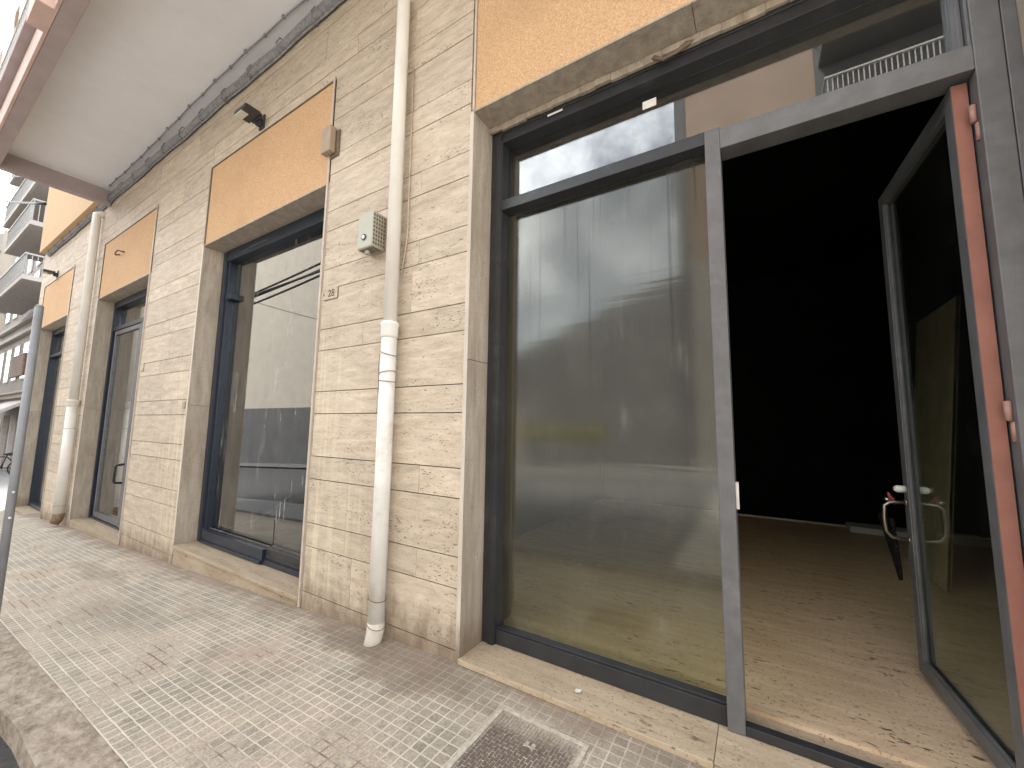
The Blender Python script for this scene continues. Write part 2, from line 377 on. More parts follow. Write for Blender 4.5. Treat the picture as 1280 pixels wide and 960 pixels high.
q = Rm.to_quaternion(); q.normalize(); co.rotation_euler = q.to_euler(); co.location = (0, 0, 1.4); S.camera = co
S.view_settings.view_transform = 'Standard'; S.view_settings.look = 'None'; S.view_settings.gamma = 1
S.view_settings.exposure = 3.05; S.view_settings.use_curve_mapping = False
S.cycles.max_bounces = 10; S.cycles.diffuse_bounces = 5; S.cycles.glossy_bounces = 4; S.cycles.transparent_max_bounces = 12
S.cycles.use_denoising = True

# ------------------------------------------------------------------ ground
def strip(y0, y1, x0, x1, dz, step=.5):
    b = MB(); xs = [x0]
    while xs[-1] < x1: xs.append(min(xs[-1]+step, x1))
    for a, c in zip(xs, xs[1:]): b.face([(a, y0, g(a)+dz), (c, y0, g(c)+dz), (c, y1, g(c)+dz), (a, y1, g(a)+dz)])
    bmesh.ops.remove_doubles(b.bm, verts=b.bm.verts, dist=.0001); return b
b = MB(); xs = [-400]+[x/2 for x in range(-120, 41)]+[400]
for a, c in zip(xs, xs[1:]): b.face([(a, -400, g(a)-.12), (c, -400, g(c)-.12), (c, 400, g(c)-.12), (a, 400, g(a)-.12)])
tag(b.build('road', ROAD), kind='structure')
tag(strip(.725, 2.5, -60, 6, 0, .25).build('sidewalk', TILES), kind='structure')
b = MB(); xs = [-60+.9*i for i in range(75)]
for a, c in zip(xs, xs[1:]):      # individual worn kerb stones with chipped street edge
    b.rnd(); n = 6; c2 = c-.002
    for k in range(n):
        xa, xb = a+(c2-a)*k/n, a+(c2-a)*(k+1)/n
        ja = .53+.012*math.sin(xa*37)+.008*math.sin(xa*91); jb = .53+.012*math.sin(xb*37)+.008*math.sin(xb*91)
        b.face([(xa, ja, g(xa)-.012), (xb, jb, g(xb)-.012), (xb, .725, g(xb)-.002), (xa, .725, g(xa)-.002)])
        b.face([(xa, ja-.02, g(xa)-.3), (xb, jb-.02, g(xb)-.3), (xb, jb, g(xb)-.012), (xa, ja, g(xa)-.012)])
tag(b.build('kerb', KERB), kind='structure')
tag(strip(-8.6, -1.0, -34, -9, -.112, 1).build('dark_reflection_strip', plain('reflection_strip_dark', (.05, .05, .05, 1), .85, .2, 30)), kind='structure')  # unseen dark strip added to keep the window reflections dark
tag(strip(-8.6, -.2, -.9, 20, -.112, 1).build('bounce_slab', plain('bounce_slab_pale', (.50, .47, .42, 1), .85, .08, 3)), kind='structure')  # pale slab added out of view to bounce light towards the doorway
tag(strip(.12, .56, -60, 5, -.108, 1).build('gutter', plain('gutter_dirt', (.05, .047, .042, 1), .9, .35, 22, bumpk=.5)), kind='structure')
tag(strip(-6.15, -6.0, -8.9, 30, -.116, 1).build('road_marking', plain('road_paint', (.7, .7, .67, 1), .7)), kind='structure')
tag(strip(-11, -8.6, -80, -9, -.02, 1).build('pavement', DKGREY), kind='structure')
tag(strip(-11, -8.6, -9, 30, -.02, 1).build('pavement', PALE2), kind='structure')

# ------------------------------------------------------------------ the shop building
D = 2.009
BLD = thing('shop_building', (-6, 2.2, g(-6)), 'travertine clad shop building with ochre panels and glass fronts under a balcony', 'building')
OPEN = [(-1.58, .94), (-5.76, -3.245), (-10.03, -7.535), (-14.66, -12.03)]
PIERS = [(-3.215, -1.612), (-7.505, -5.792), (-12.0, -10.062), (-15.15, -14.692), (.972, 4.5)]
TOPZ = 5.62
# courses: tall / short in turn
cs = []; z = .408-.5395*4
while z < TOPZ:
    cs += [(z, z+.186), (z+.186, z+.5395)]; z += .5395
b = MB()
GAP = .0065
for (z0, z1) in cs:
    if z1 < -1.0 or z0 > TOPZ: continue
    zt = min(z1, TOPZ)
    runs = PIERS if zt <= 4.62 else [(-15.15, 4.5)]
    if z0 < 4.62 < zt: runs = PIERS
    for (xa, xb) in runs:
        x = xa; first = True
        while x < xb-.001:
            w = R.uniform(.55, 1.5)
            if xb-(x+w) < .3: w = xb-x
            b.rnd(); d = R.uniform(-.0012, .0012)
            b.box(x+(.0 if x == xa else .0012), min(x+w, xb)-(.0 if x+w >= xb else .0012), D+d, D+.03, z0+GAP/2, zt-GAP/2)
            x += w
for (xa, xb) in OPEN:        # course pieces that close the strip above each panel
    for (z0, z1) in cs:
        lo, hi = max(z0, 4.615), min(z1, 4.6725+.0)
        if z0 < 4.62 < z1 and hi-lo > .03:
            b.rnd(); b.box(xa-.03, xb+.03, D, D+.03, lo+.001, z1-GAP/2)
b.build('stone_cladding', STONE, BLD)
b = MB()
for (xa, xb) in PIERS: b.box(xa-.02, xb+.02, D+.026, 2.6, -3, TOPZ)
for (xa, xb) in OPEN: b.box(xa-.03, xb+.03, D+.05, 2.6, 3.62, TOPZ)
b.build('wall', CORE, BLD)
# ochre panels over the openings with their thin trim
PAN = [(-1.575, .95, 3.578, 4.60), (-5.745, -3.26, 3.585, 4.60), (-10.0, -7.56, 3.585, 4.60), (-14.64, -12.06, 3.585, 4.60)]
for i, (xa, xb, z0, z1) in enumerate(PAN):
    b = MB(); b.box(xa, xb, D+.004, D+.06, z0, z1); o = b.build('stucco_panel', ORANGE, BLD)
    t = MB(); t.box(xa-.02, xa-.004, D-.006, D+.03, z0, z1+.014); t.box(xa-.02, xb+.016, D-.005, D+.03, z1, z1+.015)
    if i: t.box(xb-.001, xb+.013, D-.006, D+.03, z0, z1)
    t.build('panel_trim', DARKTRIM if i else TRIM, o)
    if i == 2:
        k = MB(); k.tube([(-9.12, D-.0, 4.21), (-9.12, D-.05, 4.19), (-9.05, D-.07, 4.2), (-8.93, D-.07, 4.22), (-8.87, D-.05, 4.2), (-8.87, D, 4.2)], .012, 8); k.build('hook', DARKTRIM, o)
# stone jamb linings and soffits
FY = 2.225
ZT = [3.562, 3.572, 3.572, 3.572]
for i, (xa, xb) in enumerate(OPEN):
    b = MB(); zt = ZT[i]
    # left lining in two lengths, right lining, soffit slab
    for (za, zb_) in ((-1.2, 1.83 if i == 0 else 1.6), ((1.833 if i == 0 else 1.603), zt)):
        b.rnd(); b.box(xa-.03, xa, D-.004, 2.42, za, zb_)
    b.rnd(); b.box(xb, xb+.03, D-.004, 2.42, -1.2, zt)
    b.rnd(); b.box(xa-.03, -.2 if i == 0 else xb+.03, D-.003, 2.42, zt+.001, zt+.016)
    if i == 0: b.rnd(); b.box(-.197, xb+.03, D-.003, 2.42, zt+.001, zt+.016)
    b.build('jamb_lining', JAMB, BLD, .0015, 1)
    b = MB(); b.rnd(); b.box(xa-.0295, xa-.0005, D-.0075, D-.0045, g(xa)-.05, zt-.002); b.build('jamb_edge', EDGE, BLD)
# edge trim strips down the right of the far openings
for (x, z0) in ((-3.238, -.075), (-7.528, -.27), (-12.022, -.5)):
    b = MB(); b.box(x-.012, x+.012, D-.014, D-.0045, z0, 4.64); b.build('edge_trim', TRIM, BLD)
# sills and steps
SZ = [.028, .0, -.275, -.60]
for i, (xa, xb) in enumerate(OPEN):
    b = MB(); z = SZ[i]; n0 = xa+.001; n1 = xb-.001
    cuts = [n0, n1] if i else [n0, -.22, n1]
    for a, c in zip(cuts, cuts[1:]):
        b.rnd(); b.box(a, c-(.002 if c != n1 else 0), D-.022 if i != 2 else D-.004, 2.42, z-.03, z)
        b.rnd(); b.box(a, c-(.002 if c != n1 else 0), D-.002, 2.40, z-.9, z-.0315)
    b.build('sill', SILL, BLD, .003, 2)

# ---- opening 1: the near shop front with the open door
b = MB()
yb = 2.345
b.box(-1.578, -1.485, FY, yb, .03, 3.56)                       # left stile
b.box(-1.532, -1.492, FY-.008, FY, .03, 3.50)
b.box(-1.485, .94, FY, yb, 3.436, 3.56)                        # head
b.box(-1.53, .93, FY-.008, FY-.0005, 3.50, 3.53)
b.box(-1.485, -.183, FY+.003, yb, 2.925, 3.0)                  # transom bar
b.box(-1.485, -.183, FY+.02, yb-.02, .03, .118)                # bottom rail
b.box(-1.485, -.183, FY+.03, FY+.085, .118, .130)
b.box(-.11, .81, FY+.002, FY+.05, .03, .072)                   # threshold bar
b.build('front_frame', FRAMED, BLD, .003)
b = MB()
b.box(-.183, -.11, FY-.002, yb, .03, 2.985)                    # lock post
b.box(-.11, .81, FY-.002, yb, 2.873, 2.985)                    # door header
b.box(.81, .893, FY-.002, yb, .03, 3.436)                      # hinge post
b.box(.897, .94, FY+.004, yb, .03, 3.436)
b.box(-.183, -.11, FY+.001, yb, 2.985, 3.0)
o = b.build('door_surround', FRAME, BLD, .004)
m_ = MB(); x = -1.579
while x < .93: w = .1; m_.box(x, min(x+w, .939), FY-.038+R.uniform(-.004, .004), FY-.011, 3.518+R.uniform(-.008, .006), 3.561); x += w
m_.build('mortar_strip', JAMB, BLD, .004)
m_ = MB(); m_.tube([(-.44, 2.20, 3.535), (-.42, 2.185, 3.525), (-.37, 2.18, 3.487), (-.30, 2.18, 3.495), (-.25, 2.185, 3.52), (-.20, 2.195, 3.53)], [.006, .014, .01, .01, .016, .006], 8); m_.build('cable_stub', DARKTRIM, BLD)
b = MB(); b.box(.782, .798, FY+.03, yb, 2.99, 3.436); b.box(.8, .81, FY+.006, yb, 2.99, 3.436); b.build('transom_bead', FRAME, o, .002)
b = MB(); b.box(-.111, -.096, FY+.03, FY+.06, 1.02, 1.15); b.build('strike_plate', STEEL, o, .002)
sw = part_empty('fixed_window', (-.8, 2.31, .12), BLD)
b = MB(); b.box(-1.484, -.184, 2.312, 2.318, .131, 2.924); b.build('glass_pane', G_FILM, sw)
sw = part_empty('transom_window', (-.3, 2.31, 3.0), BLD)
b = MB(); b.box(-1.484, .781, 2.312, 2.318, 3.001, 3.435); b.build('glass_pane', G_CLEAR, sw)
b = MB(); b.box(-.52, -.44, 2.309, 2.311, 3.335, 3.385); b.build('sticker', PAPER, sw)
b = MB(); b.box(-1.12, -1.01, FY-.0105, FY-.0085, 3.478, 3.492); b.build('sticker', PAPER, sw)

# ---- the door leaf, swung inwards
DM = Matrix.Translation((.803, 2.282, 0)) @ Matrix.Rotation(rad(90+3.0), 4, 'Z')   # local x runs along the leaf, +y is its outer side
def dl(b, u0, u1, v0, v1, z0, z1): b.box(u0, u1, v0, v1, z0, z1, DM)
dr = part_empty('glass_door', (.80, 2.282, .08), BLD)
b = MB()
dl(b, .004, .07, .0, .05, .085, 2.862); dl(b, .885, .955, 0, .05, .085, 2.862)
dl(b, .07, .885, 0.001, .049, .085, .158); dl(b, .07, .885, 0.001, .049, 2.79, 2.862)
dl(b, .07, .885, .03, .044, .158, .17); dl(b, .873, .885, .03, .044, .17, 2.79); dl(b, .07, .082, .03, .044, .17, 2.79)
b.build('leaf_frame', FRAME, dr, .003)
b = MB(); dl(b, .071, .884, .018, .024, .159, 2.789); b.build('glass_pane', G_DOOR, dr)
b = MB(); dl(b, 0, .0035, 0.001, .049, .086, 2.861); b.build('primed_edge', PRIMER, dr)
for zc in (2.66, 1.45, .35):
    b = MB(); b.tube([DM @ Vector((-.026, .004, zc)), DM @ Vector((-.026, .004, zc+.075))], .011, 10)
    b.tube([DM @ Vector((-.026, -.008, zc-.078)), DM @ Vector((-.026, -.008, zc-.003))], .010, 10); b.build('hinge', PRIMERP, dr)
for sgn, v0 in ((1, .05), (-1, 0)):
    def hp(u, off, z): return DM @ Vector((u, v0+sgn*off, z))
    b = MB(); pts = [(0, 1.0), (.075, .995), (.098, .975), (.103, .90), (.098, .83), (.075, .80), (0, .79)]
    b.tube([hp(.925, o_, z_) for o_, z_ in pts], .0105, 10); b.tube([hp(.925, 0, .79), hp(.925, .008, .79)], .02, 12); b.tube([hp(.925, 0, 1.0), hp(.925, .008, 1.0)], .02, 12)
    b.build('handle', plain('brass_grey', (.34, .31, .26, 1), .35, .1, 20, 1), dr)
    b = MB(); b.tube([hp(.925, 0, 1.075), hp(.925, .035, 1.075), hp(.925, .05, 1.075)], [.02, .021, .012], 14); b.build('lock_knob', WHITE, dr)
# ---- bunch of keys with a red tag on the outer handle, dark cloth hung behind
kr = thing('key_ring', (.64, 3.23, 1.0), 'small key ring with red tag hanging at the lock of the open glass door', 'keys')
b = MB(); b.tube([(.628, 3.2, 1.05), (.634, 3.205, 1.03), (.655, 3.21, 1.0), (.662, 3.21, .985)], [.006, .010, .010, .006], 8); b.build('tag', RED, kr)
b = MB(); b.tube([(.618, 3.195, 1.005), (.622, 3.195, 1.02)], [.015, .013], 10); b.build('fob', STEEL, kr)
b = MB(); rows = []
for k in range(15):
    t = k/14; zz = .90-.36*t; w = .16*(1-t)**.8+.025; cx = .635+.03*t
    rows.append([(cx-.035*(1-t)*(1-s_*s_), 3.33+.7*w*s_-.03*t, zz) for s_ in [(-1+2*j/10) for j in range(11)]])
for a, c in zip(rows, rows[1:]):
    for j in range(10): b.face([a[j], a[j+1], c[j+1], c[j]]).smooth = True
o = b.build('dark_cloth', CLOTH); md = o.modifiers.new('s', 'SOLIDIFY'); md.thickness = .015
tag(o, 'dark cloth hanging from the handle of the open glass door', 'cloth')

# ---- openings 2, 3, 4
def frame_boxes(b, xa, xb, zb, zt, w=.08, y0=FY, y1=2.345, head=.11, rail=.1):
    b.box(xa, xa+w, y0, y1, zb, zt); b.box(xb-w, xb, y0, y1, zb, zt)
    b.box(xa+w, xb-w, y0, y1, zt-head, zt); b.box(xa+w, xb-w, y0+.001, y1-.002, zb, zb+rail)
    b.box(xa+w*.55, xa+w-.008, y0-.008, y0-.0005, zb, zt-.02)
# middle shop window
b = MB(); xa, xb = -5.758, -3.246; zb, zt = .002, 3.57
frame_boxes(b, xa, xb, zb, zt, .1, head=.14, rail=.05)
o = b.build('display_window', NAVY, BLD, .003)
b = MB(); b.box(-5.658, -5.612, FY+.02, 2.34, 3.0, 3.43); b.box(-5.658, -5.612, FY+.02, 2.34, .05, 2.93); b.box(-5.658, -5.5, FY+.012, 2.34, 2.93, 3.0); b.build('side_frame', NAVY, o, .003)
b = MB(); b.box(-5.612, -4.262, FY-.012, FY+.055, .03, .145); b.box(-5.60, -4.27, FY-.03, FY-.013, .012, .04); b.build('sliding_rail', NAVY, o, .003)
b = MB(); b.box(-4.255, -3.346, FY+.02, FY+.075, .052, .155); b.box(-4.255, -3.346, FY+.012, FY+.02, .07, .09); b.build('bottom_rail', FRAMED, o, .003)
b = MB(); b.box(-5.61, -5.60, FY-.008, FY, .145, .16); b.box(-5.6, -4.27, FY+.06, FY+.066, .15, .162); b.box(-4.254, -3.35, FY+.078, FY+.084, .156, .168); b.build('rail_lip', FRAME, o)
b = MB(); b.box(-5.611, -3.347, 2.312, 2.318, .157, 3.429); b.build('glass_pane', G_DUSTY, o)
b = MB(); b.box(-4.262, -4.254, 2.308, 2.311, .15, .42); b.build('glass_joint', FRAMED, o)
b = MB(); b.box(-5.1, -4.72, FY-.003, FY-.0005, 3.488, 3.5); b.box(-5.3, -5.14, FY-.003, FY-.0005, 3.472, 3.482); b.build('sticker_remains', FRAME, o)
# the far shop front with a glass door
b = MB(); xa, xb = -10.028, -7.537; zb, zt = -.274, 3.57
frame_boxes(b, xa, xb, zb, zt, .09, head=.12, rail=.03)
b.box(xa+.09, xb-.09, FY+.004, 2.34, 3.02, 3.09)
o = b.build('door_front', NAVY, BLD, .003)
b = MB(); b.box(-9.85, -9.78, FY+.015, FY+.075, -.235, 3.01); b.box(-8.62, -8.53, FY+.015, FY+.075, -.235, 3.01); b.box(-9.78, -8.62, FY+.016, FY+.074, -.235, -.15); b.box(-9.78, -8.62, FY+.016, FY+.074, 2.94, 3.01); b.box(-8.5, -7.63, FY+.02, FY+.07, -.235, -.14)
b.box(-8.525, -8.45, FY+.005, 2.34, -.24, 3.02)
b.build('door_leaf', FRAME, o, .003)
b = MB(); b.box(-9.779, -8.621, 2.268, 2.274, -.149, 2.939); b.box(-8.449, -7.63, 2.30, 2.306, -.14, 3.019); b.build('glass_pane', G_DUSTY, o)
b = MB(); b.box(-9.937, -7.628, 2.30, 2.306, 3.091, 3.449); b.build('transom_glass', G_CLEAR, o)
b = MB(); b.tube([(-8.60, FY+.015, .72), (-8.60, FY-.07, .71), (-8.60, FY-.085, .69), (-8.60, FY-.085, .46), (-8.60, FY-.07, .44), (-8.60, FY+.015, .43)], .017, 10); b.build('handle', FRAMED, o)
# the last shop front
b = MB(); xa, xb = -14.658, -12.032; zb, zt = -.599, 3.57
frame_boxes(b, xa, xb, zb, zt, .09, head=.12, rail=.09); b.box(xa+.09, xb-.09, FY+.004, 2.34, 2.9, 2.97)
o = b.build('corner_window', NAVY, BLD, .003)
b = MB(); b.box(xa+.09, xb-.09, 2.30, 2.306, -.51, 2.899); b.box(xa+.09, xb-.09, 2.30, 2.306, 2.971, 3.45); b.build('glass_pane', G_DUSTY, o)

# ---- upper storey, balcony
b = MB(); b.box(-14.72, 4.5, 1.85, 9.6, 5.63, 9.2); b.box(-14.72, -9.96, 1.85, 9.6, 5.44, 5.63); b.build('upper_storey', ORANGE2, BLD)
bal = MB(); bal.box(-9.95, 4.5, .60, 2.03, 5.60, 5.627); bal.box(-9.95, 4.5, .60, 1.848, 5.627, 5.75); bo = bal.build('balcony', SOFFIT, BLD)
b = MB(); b.box(-10.06, -9.95, .575, 2.0, 5.33, 5.80); b.box(-9.949, 4.5, .60, .735, 5.34, 5.598); b.build('edge_beam', MAUVE, bo, .004)
b = MB(); b.box(-10.0, -6.05, .572, .599, 5.335, 5.66); b.box(-5.6, 4.5, .572, .599, 5.335, 5.66); b.box(-6.045, -5.605, .46, .599, 5.335, 5.665); b.build('fascia', PINK, bo, .004)
b = MB(); b.box(-10.02, 4.5, .49, .70, 5.668, 5.73); b.build('coping', MAUVE, bo, .004)
b = MB()
for x in [(-10.0+.11*i) for i in range(60)]: b.box(x, x+.02, .56, .58, 5.73, 6.56)
b.box(-10.0, 4.5, .55, .59, 6.56, 6.60); b.box(-10.0, 4.5, .555, .585, 5.82, 5.85)
b.build('railing', RAIL, bo)
b = MB()      # white awning hung along the balcony front, scalloped top and bottom
n = 56
for i in range(n):
    xa, xb = -9.9+.09*i, -9.9+.09*(i+1); 
    for k in range(4):
        def ed(x): 
            s_ = abs(math.sin(x*math.pi/.36)); return 6.62-.03*s_, 7.55+.07*s_
        la, ha = ed(xa); lb, hb = ed(xb); f0, f1 = k/4, (k+1)/4
        wy = lambda x, f: .53+.02*math.sin(x*5)+.02*math.sin(f*7)
        b.face([(xa, wy(xa, f0), la+(ha-la)*f0), (xb, wy(xb, f0), lb+(hb-lb)*f0), (xb, wy(xb, f1), lb+(hb-lb)*f1), (xa, wy(xa, f1), la+(ha-la)*f1)])
o = b.build('awning', CANVAS, bo); o.modifiers.new('s', 'SOLIDIFY').thickness = .008
b = MB(); b.box(-10.1, 4.5, .55, 1.85, 8.35, 8.55); b.build('upper_slab', PALE2, bo)

# ---- rooms behind the shop fronts
b = MB(); b.box(-2.6, 2.3, 2.42, 7.6, -.2, .045); tag(b.build('shop_floor', SHOPFLOOR), kind='structure')
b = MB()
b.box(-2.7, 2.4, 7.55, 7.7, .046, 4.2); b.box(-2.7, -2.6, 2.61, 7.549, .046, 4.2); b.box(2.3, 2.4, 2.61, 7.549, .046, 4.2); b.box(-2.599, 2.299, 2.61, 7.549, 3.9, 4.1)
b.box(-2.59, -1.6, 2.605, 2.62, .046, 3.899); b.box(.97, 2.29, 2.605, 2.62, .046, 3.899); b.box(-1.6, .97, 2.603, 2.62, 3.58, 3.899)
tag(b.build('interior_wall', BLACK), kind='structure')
b = MB(); b.box(-2.598, 1.0, 7.535, 7.549, .047, .068); b.box(1.0, 2.298, 7.2, 7.549, .047, .12); tag(b.build('skirting', plain('skirting', (.6, .58, .54, 1), .6)), kind='structure')
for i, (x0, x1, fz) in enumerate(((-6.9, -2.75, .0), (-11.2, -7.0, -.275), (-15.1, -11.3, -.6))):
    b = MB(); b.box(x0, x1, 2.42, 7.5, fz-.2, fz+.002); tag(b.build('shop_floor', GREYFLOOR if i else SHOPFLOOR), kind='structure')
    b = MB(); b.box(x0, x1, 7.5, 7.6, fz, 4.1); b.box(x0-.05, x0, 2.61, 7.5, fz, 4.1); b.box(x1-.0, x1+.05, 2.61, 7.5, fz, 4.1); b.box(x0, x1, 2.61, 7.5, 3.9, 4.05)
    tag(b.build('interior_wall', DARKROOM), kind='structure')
b = MB()
M = Matrix.Translation((1.304, 5.0, .05)) @ Matrix.Rotation(math.atan2(.243, 2.567), 4, 'Y')
b.box(0, .022, 0, 1.05, 0, 2.58, M); b.box(-.004, .026, 0, .035, 0, 2.58, M)
tag(b.build('wooden_board', WOOD), 'tall wooden board leaning inside the shop behind the open glass door', 'board')

# ------------------------------------------------------------------ things fixed to the wall
def downpipe(pts, ru, rl, zsock, zb, label, far=False):
    # pts: x of the pipe at top, at the socket and at the foot
    xt, xs, xf = pts; y = D-.075 if not far else D-.09; ztop = 4.80 if not far else 5.20
    t = thing('downpipe', (xs, y, zb), label, 'drainpipe', 'rainwater pipes on the facade')
    b = MB(); b.tube([(xt, D+.05, ztop+.075), (xt, D-.03, ztop+.06), (xt, y-.003, ztop+.02), (xt, y, ztop-.06), (xs, y, zsock-.02)], ru, 20); b.build('upper_pipe', PVC, t)
    lw = WHITE if not far else PVC
    b = MB(); b.tube([(xs, y, zsock+.012), (xs, y, zsock), (xs, y, zsock-.012), (xs, y, zsock-.02), (xs, y, zsock-.085), (xs, y, zsock-.11)], [rl*1.02, rl*1.2, rl*1.2, rl*1.12, rl*1.12, rl], 20); b.build('socket', lw, t)
    b = MB(); b.tube([(xs, y, zsock-.10), (xf, y, zb+.16)], rl, 20); b.build('lower_pipe', lw, t)
    b = MB(); b.tube([(xf, y, zb+.17), (xf, y, zb+.12), (xf-.004, y-.012, zb+.06), (xf-.012, y-.035, zb+.005)], [rl*1.03, rl*1.05, rl, rl*.82], 20); b.build('shoe', DIRTYWHITE if not far else plain('rusty_shoe', (.22, .15, .09, 1), .8, .3, 30), t)
    for zc in ((zsock-.22, zsock-.36, zsock-.42, zb+.32, zb+.15) if not far else (zsock-.5, zb+.3)):
        b = MB(); nn = 24; fr = (zsock-zc)/max(.1, zsock-zb); xc = xs+(xf-xs)*fr; tl = R.uniform(-.02, .02)
        b.tube([(xc+rl*1.06*math.cos(2*math.pi*k/nn), y+rl*1.06*math.sin(2*math.pi*k/nn), zc+tl*math.cos(2*math.pi*k/nn)) for k in range(nn+1)], .0024, 6)
        b.build('tie_wire', DARKTRIM, t)
    if not far:
        b = MB(); b.tube([(xs-rl, y-.03, zsock-.22), (xs-rl*1.15, y-.03, zsock-.3), (xs-rl*1.05, y-.03, zsock-.42), (xs-rl*1.4, y, zsock-.55)], .0024, 5); b.build('loose_wire', DARKTRIM, t)
        b = MB(); b.tube([(xt+.075, D-.012, 4.2), (xt+.085, D-.012, 3.2), (xt+.09, D-.012, 2.8), (xt+.05, D-.02, 2.5)], .005, 6); b.build('thin_cable', TRIM, t)
    return t
DIRTYWHITE = plain('dirty_white_paint', (.60, .56, .49, 1), .6, .12, 9, dirt=(.22, .17, .12, 1), dirt_amt=.8)
downpipe((-2.262, -2.243, -2.238), .049, .055, 2.13, -.075, 'near white downpipe between the open shop front and the middle window')
downpipe((-10.36, -10.30, -10.30), .062, .074, 1.75, -.36, 'far grey downpipe beside the glass door front', True)

mt = thing('electric_meter_box', (-2.52, D, 2.87), 'small grey-green electric box with lattice grille on the travertine wall', 'electric box')
b = MB(); b.box(-2.60, -2.425, D-.13, D-.001, 2.745, 3.03); b.build('case', GREYBOX, mt, .012, 3)
b = MB()
for i in range(8):
    for j in range(5):
        b.box(-2.4255, -2.4225, D-.122+.024*j, D-.122+.024*j+.013, 2.765+.032*i, 2.785+.032*i)
for j in range(6): b.box(-2.59+.028*j, -2.575+.028*j, D-.115, D-.03, 2.7425, 2.7455)
b.build('grille', DARKTRIM, mt)
b = MB(); b.tube([(-2.515, D-.132, 2.83), (-2.515, D-.137, 2.83)], .026, 16); b.build('lock', LAMPBODY, mt)
b = MB(); b.tube([(-2.515, D-.137, 2.83), (-2.515, D-.141, 2.83)], .014, 12); b.build('lock_core', STEEL, mt)
b = MB(); b.tube([(-2.53, D-.08, 2.747), (-2.53, D-.08, 2.715)], .022, 10); b.build('gland', GREYBOX, mt)

jb = thing('junction_box', (-3.2, D, 3.95), 'tan junction box on the trim beside the middle ochre panel', 'junction box')
b = MB(); b.box(-3.275, -3.145, D-.075, D-.015, 3.83, 4.075); b.build('cover', TANBOX, jb, .008, 2)
b = MB(); b.box(-3.215, -3.10, D-.0145, D-.001, 3.80, 4.05); b.build('back_plate', DARKTRIM, jb)

def floodlight(x, label):
    t = thing('street_floodlight', (x, D, 4.75), label, 'lamp', 'wall lamps sticking out under the cables')
    b = MB(); b.box(x-.125, x+.125, D-.24, D-.08, 4.70, 4.745); b.box(x-.09, x+.09, D-.082, D-.05, 4.70, 4.76); b.build('head', LAMPBODY, t, .02, 3)
    b = MB(); b.box(x-.115, x+.03, D-.236, D-.16, 4.692, 4.702); b.build('lens', LENS, t, .004)
    b = MB(); b.box(x-.03, x+.03, D-.07, D-.004, 4.66, 4.74); b.box(x-.05, x+.05, D-.02, D-.001, 4.64, 4.8); b.build('bracket', LAMPBODY, t, .006)
    return t
floodlight(-4.55, 'black floodlight on the wall above the middle ochre panel')
floodlight(-13.5, 'black floodlight on the wall above the last ochre panel, far down the facade')

# house numbers
def numberplate(x0, x1, z0, z1, label, text=None):
    t = thing('house_number_plate', ((x0+x1)/2, D, z0), label, 'house number')
    b = MB(); b.box(x0, x1, D-.006, D-.001, z0, z1); b.v = (.9, .5, .5, 1); b.build('plate', STONE, t, .002, 1)
    e = MB(); e.box(x1, x1+.009, D-.0045, D-.001, z0-.008, z1); e.box(x0+.05, x1, D-.0045, D-.001, z0-.009, z0); e.build('plate_border', DARKTRIM, t)
    if text:
        cu = bpy.data.curves.new('number', 'FONT'); cu.body = text; cu.size = .092; cu.extrude = .001; cu.align_x = 'CENTER'; cu.align_y = 'CENTER'
        tmp = bpy.data.objects.new('tmp', cu); COL.objects.link(tmp); bpy.context.view_layer.update()
        me = bpy.data.meshes.new_from_object(tmp.evaluated_get(bpy.context.evaluated_depsgraph_get())); bpy.data.objects.remove(tmp)
        me.transform(Matrix.Translation(((x0+x1)/2+.03, D-.0075, (z0+z1)/2)) @ Matrix.Rotation(rad(90), 4, 'X'))
        o = bpy.data.objects.new('number', me); COL.objects.link(o); me.materials.append(LETTER); o.parent = t; o.matrix_parent_inverse = world(t).inverted()
        b = MB(); c = ((x0+x1)/2-.075, (z0+z1)/2); b.hexa([(c[0], D-.0075, c[1]-.012), (c[0]+.012, D-.0075, c[1]), (c[0]+.011, D-.005, c[1]), (c[0], D-.005, c[1]-.011), (c[0]-.012, D-.0075, c[1]), (c[0], D-.0075, c[1]+.012), (c[0], D-.005, c[1]+.011), (c[0]-.011, D-.005, c[1])]); b.build('dot', LETTER, t)
numberplate(-3.22, -2.995, 2.472, 2.566, 'carved stone house number 28 beside the middle window', '28')
numberplate(-7.50, -7.36, 2.11, 2.22, 'small blank stone number plate beside the glass door front')
b = MB(); b.box(-5.90, -5.83, D-.012, D-.001, 1.56, 1.64); tag(b.build('wall_socket_plate', TANBOX, None, .003), 'tiny tan plate on the stone left of the middle window', 'plate')

# cable duct and clipped cable along the top of the wall
b = MB(); pts = []
x = -14.6
while x < 1.0:
    pts.append((x, D-.035, 5.43+.010*math.sin(x*3.1)+.006*math.sin(x*7.7))); x += .15
b.tube(pts, .042, 8); b.tube([(p_[0], p_[1]-.005, p_[2]+.062+.008*math.sin(p_[0]*5)) for p_ in pts], .022, 8); b.tube([(p_[0], p_[1]+.01, p_[2]-.052) for p_ in pts], .012, 6)
for i in range(24):
    x = -14.3+i*.63; b.tube([(x, D-.002, 5.37), (x+.004, D-.085, 5.38), (x+.006, D-.09, 5.45), (x+.01, D-.06, 5.53), (x+.012, D-.002, 5.53)], .008, 6)
tag(b.build('cable_bundle', CABLE), 'thick grey cable bundle strapped along the wall under the balcony', 'cable')
b = MB(); pts = []
for i in range(60):
    x = -9.7+i*.19; s_ = abs(((i % 4)/4)-.5)*2; pts.append((x, D-.13-.02*math.sin(x*.9)+.012*s_, 5.585-.012*(1-s_)))
b.tube(pts, .008, 6)
for i in range(0, 60, 2): p_ = pts[i]; b.box(p_[0]-.014, p_[0]+.014, p_[1]-.014, p_[1]+.014, 5.572, 5.599)
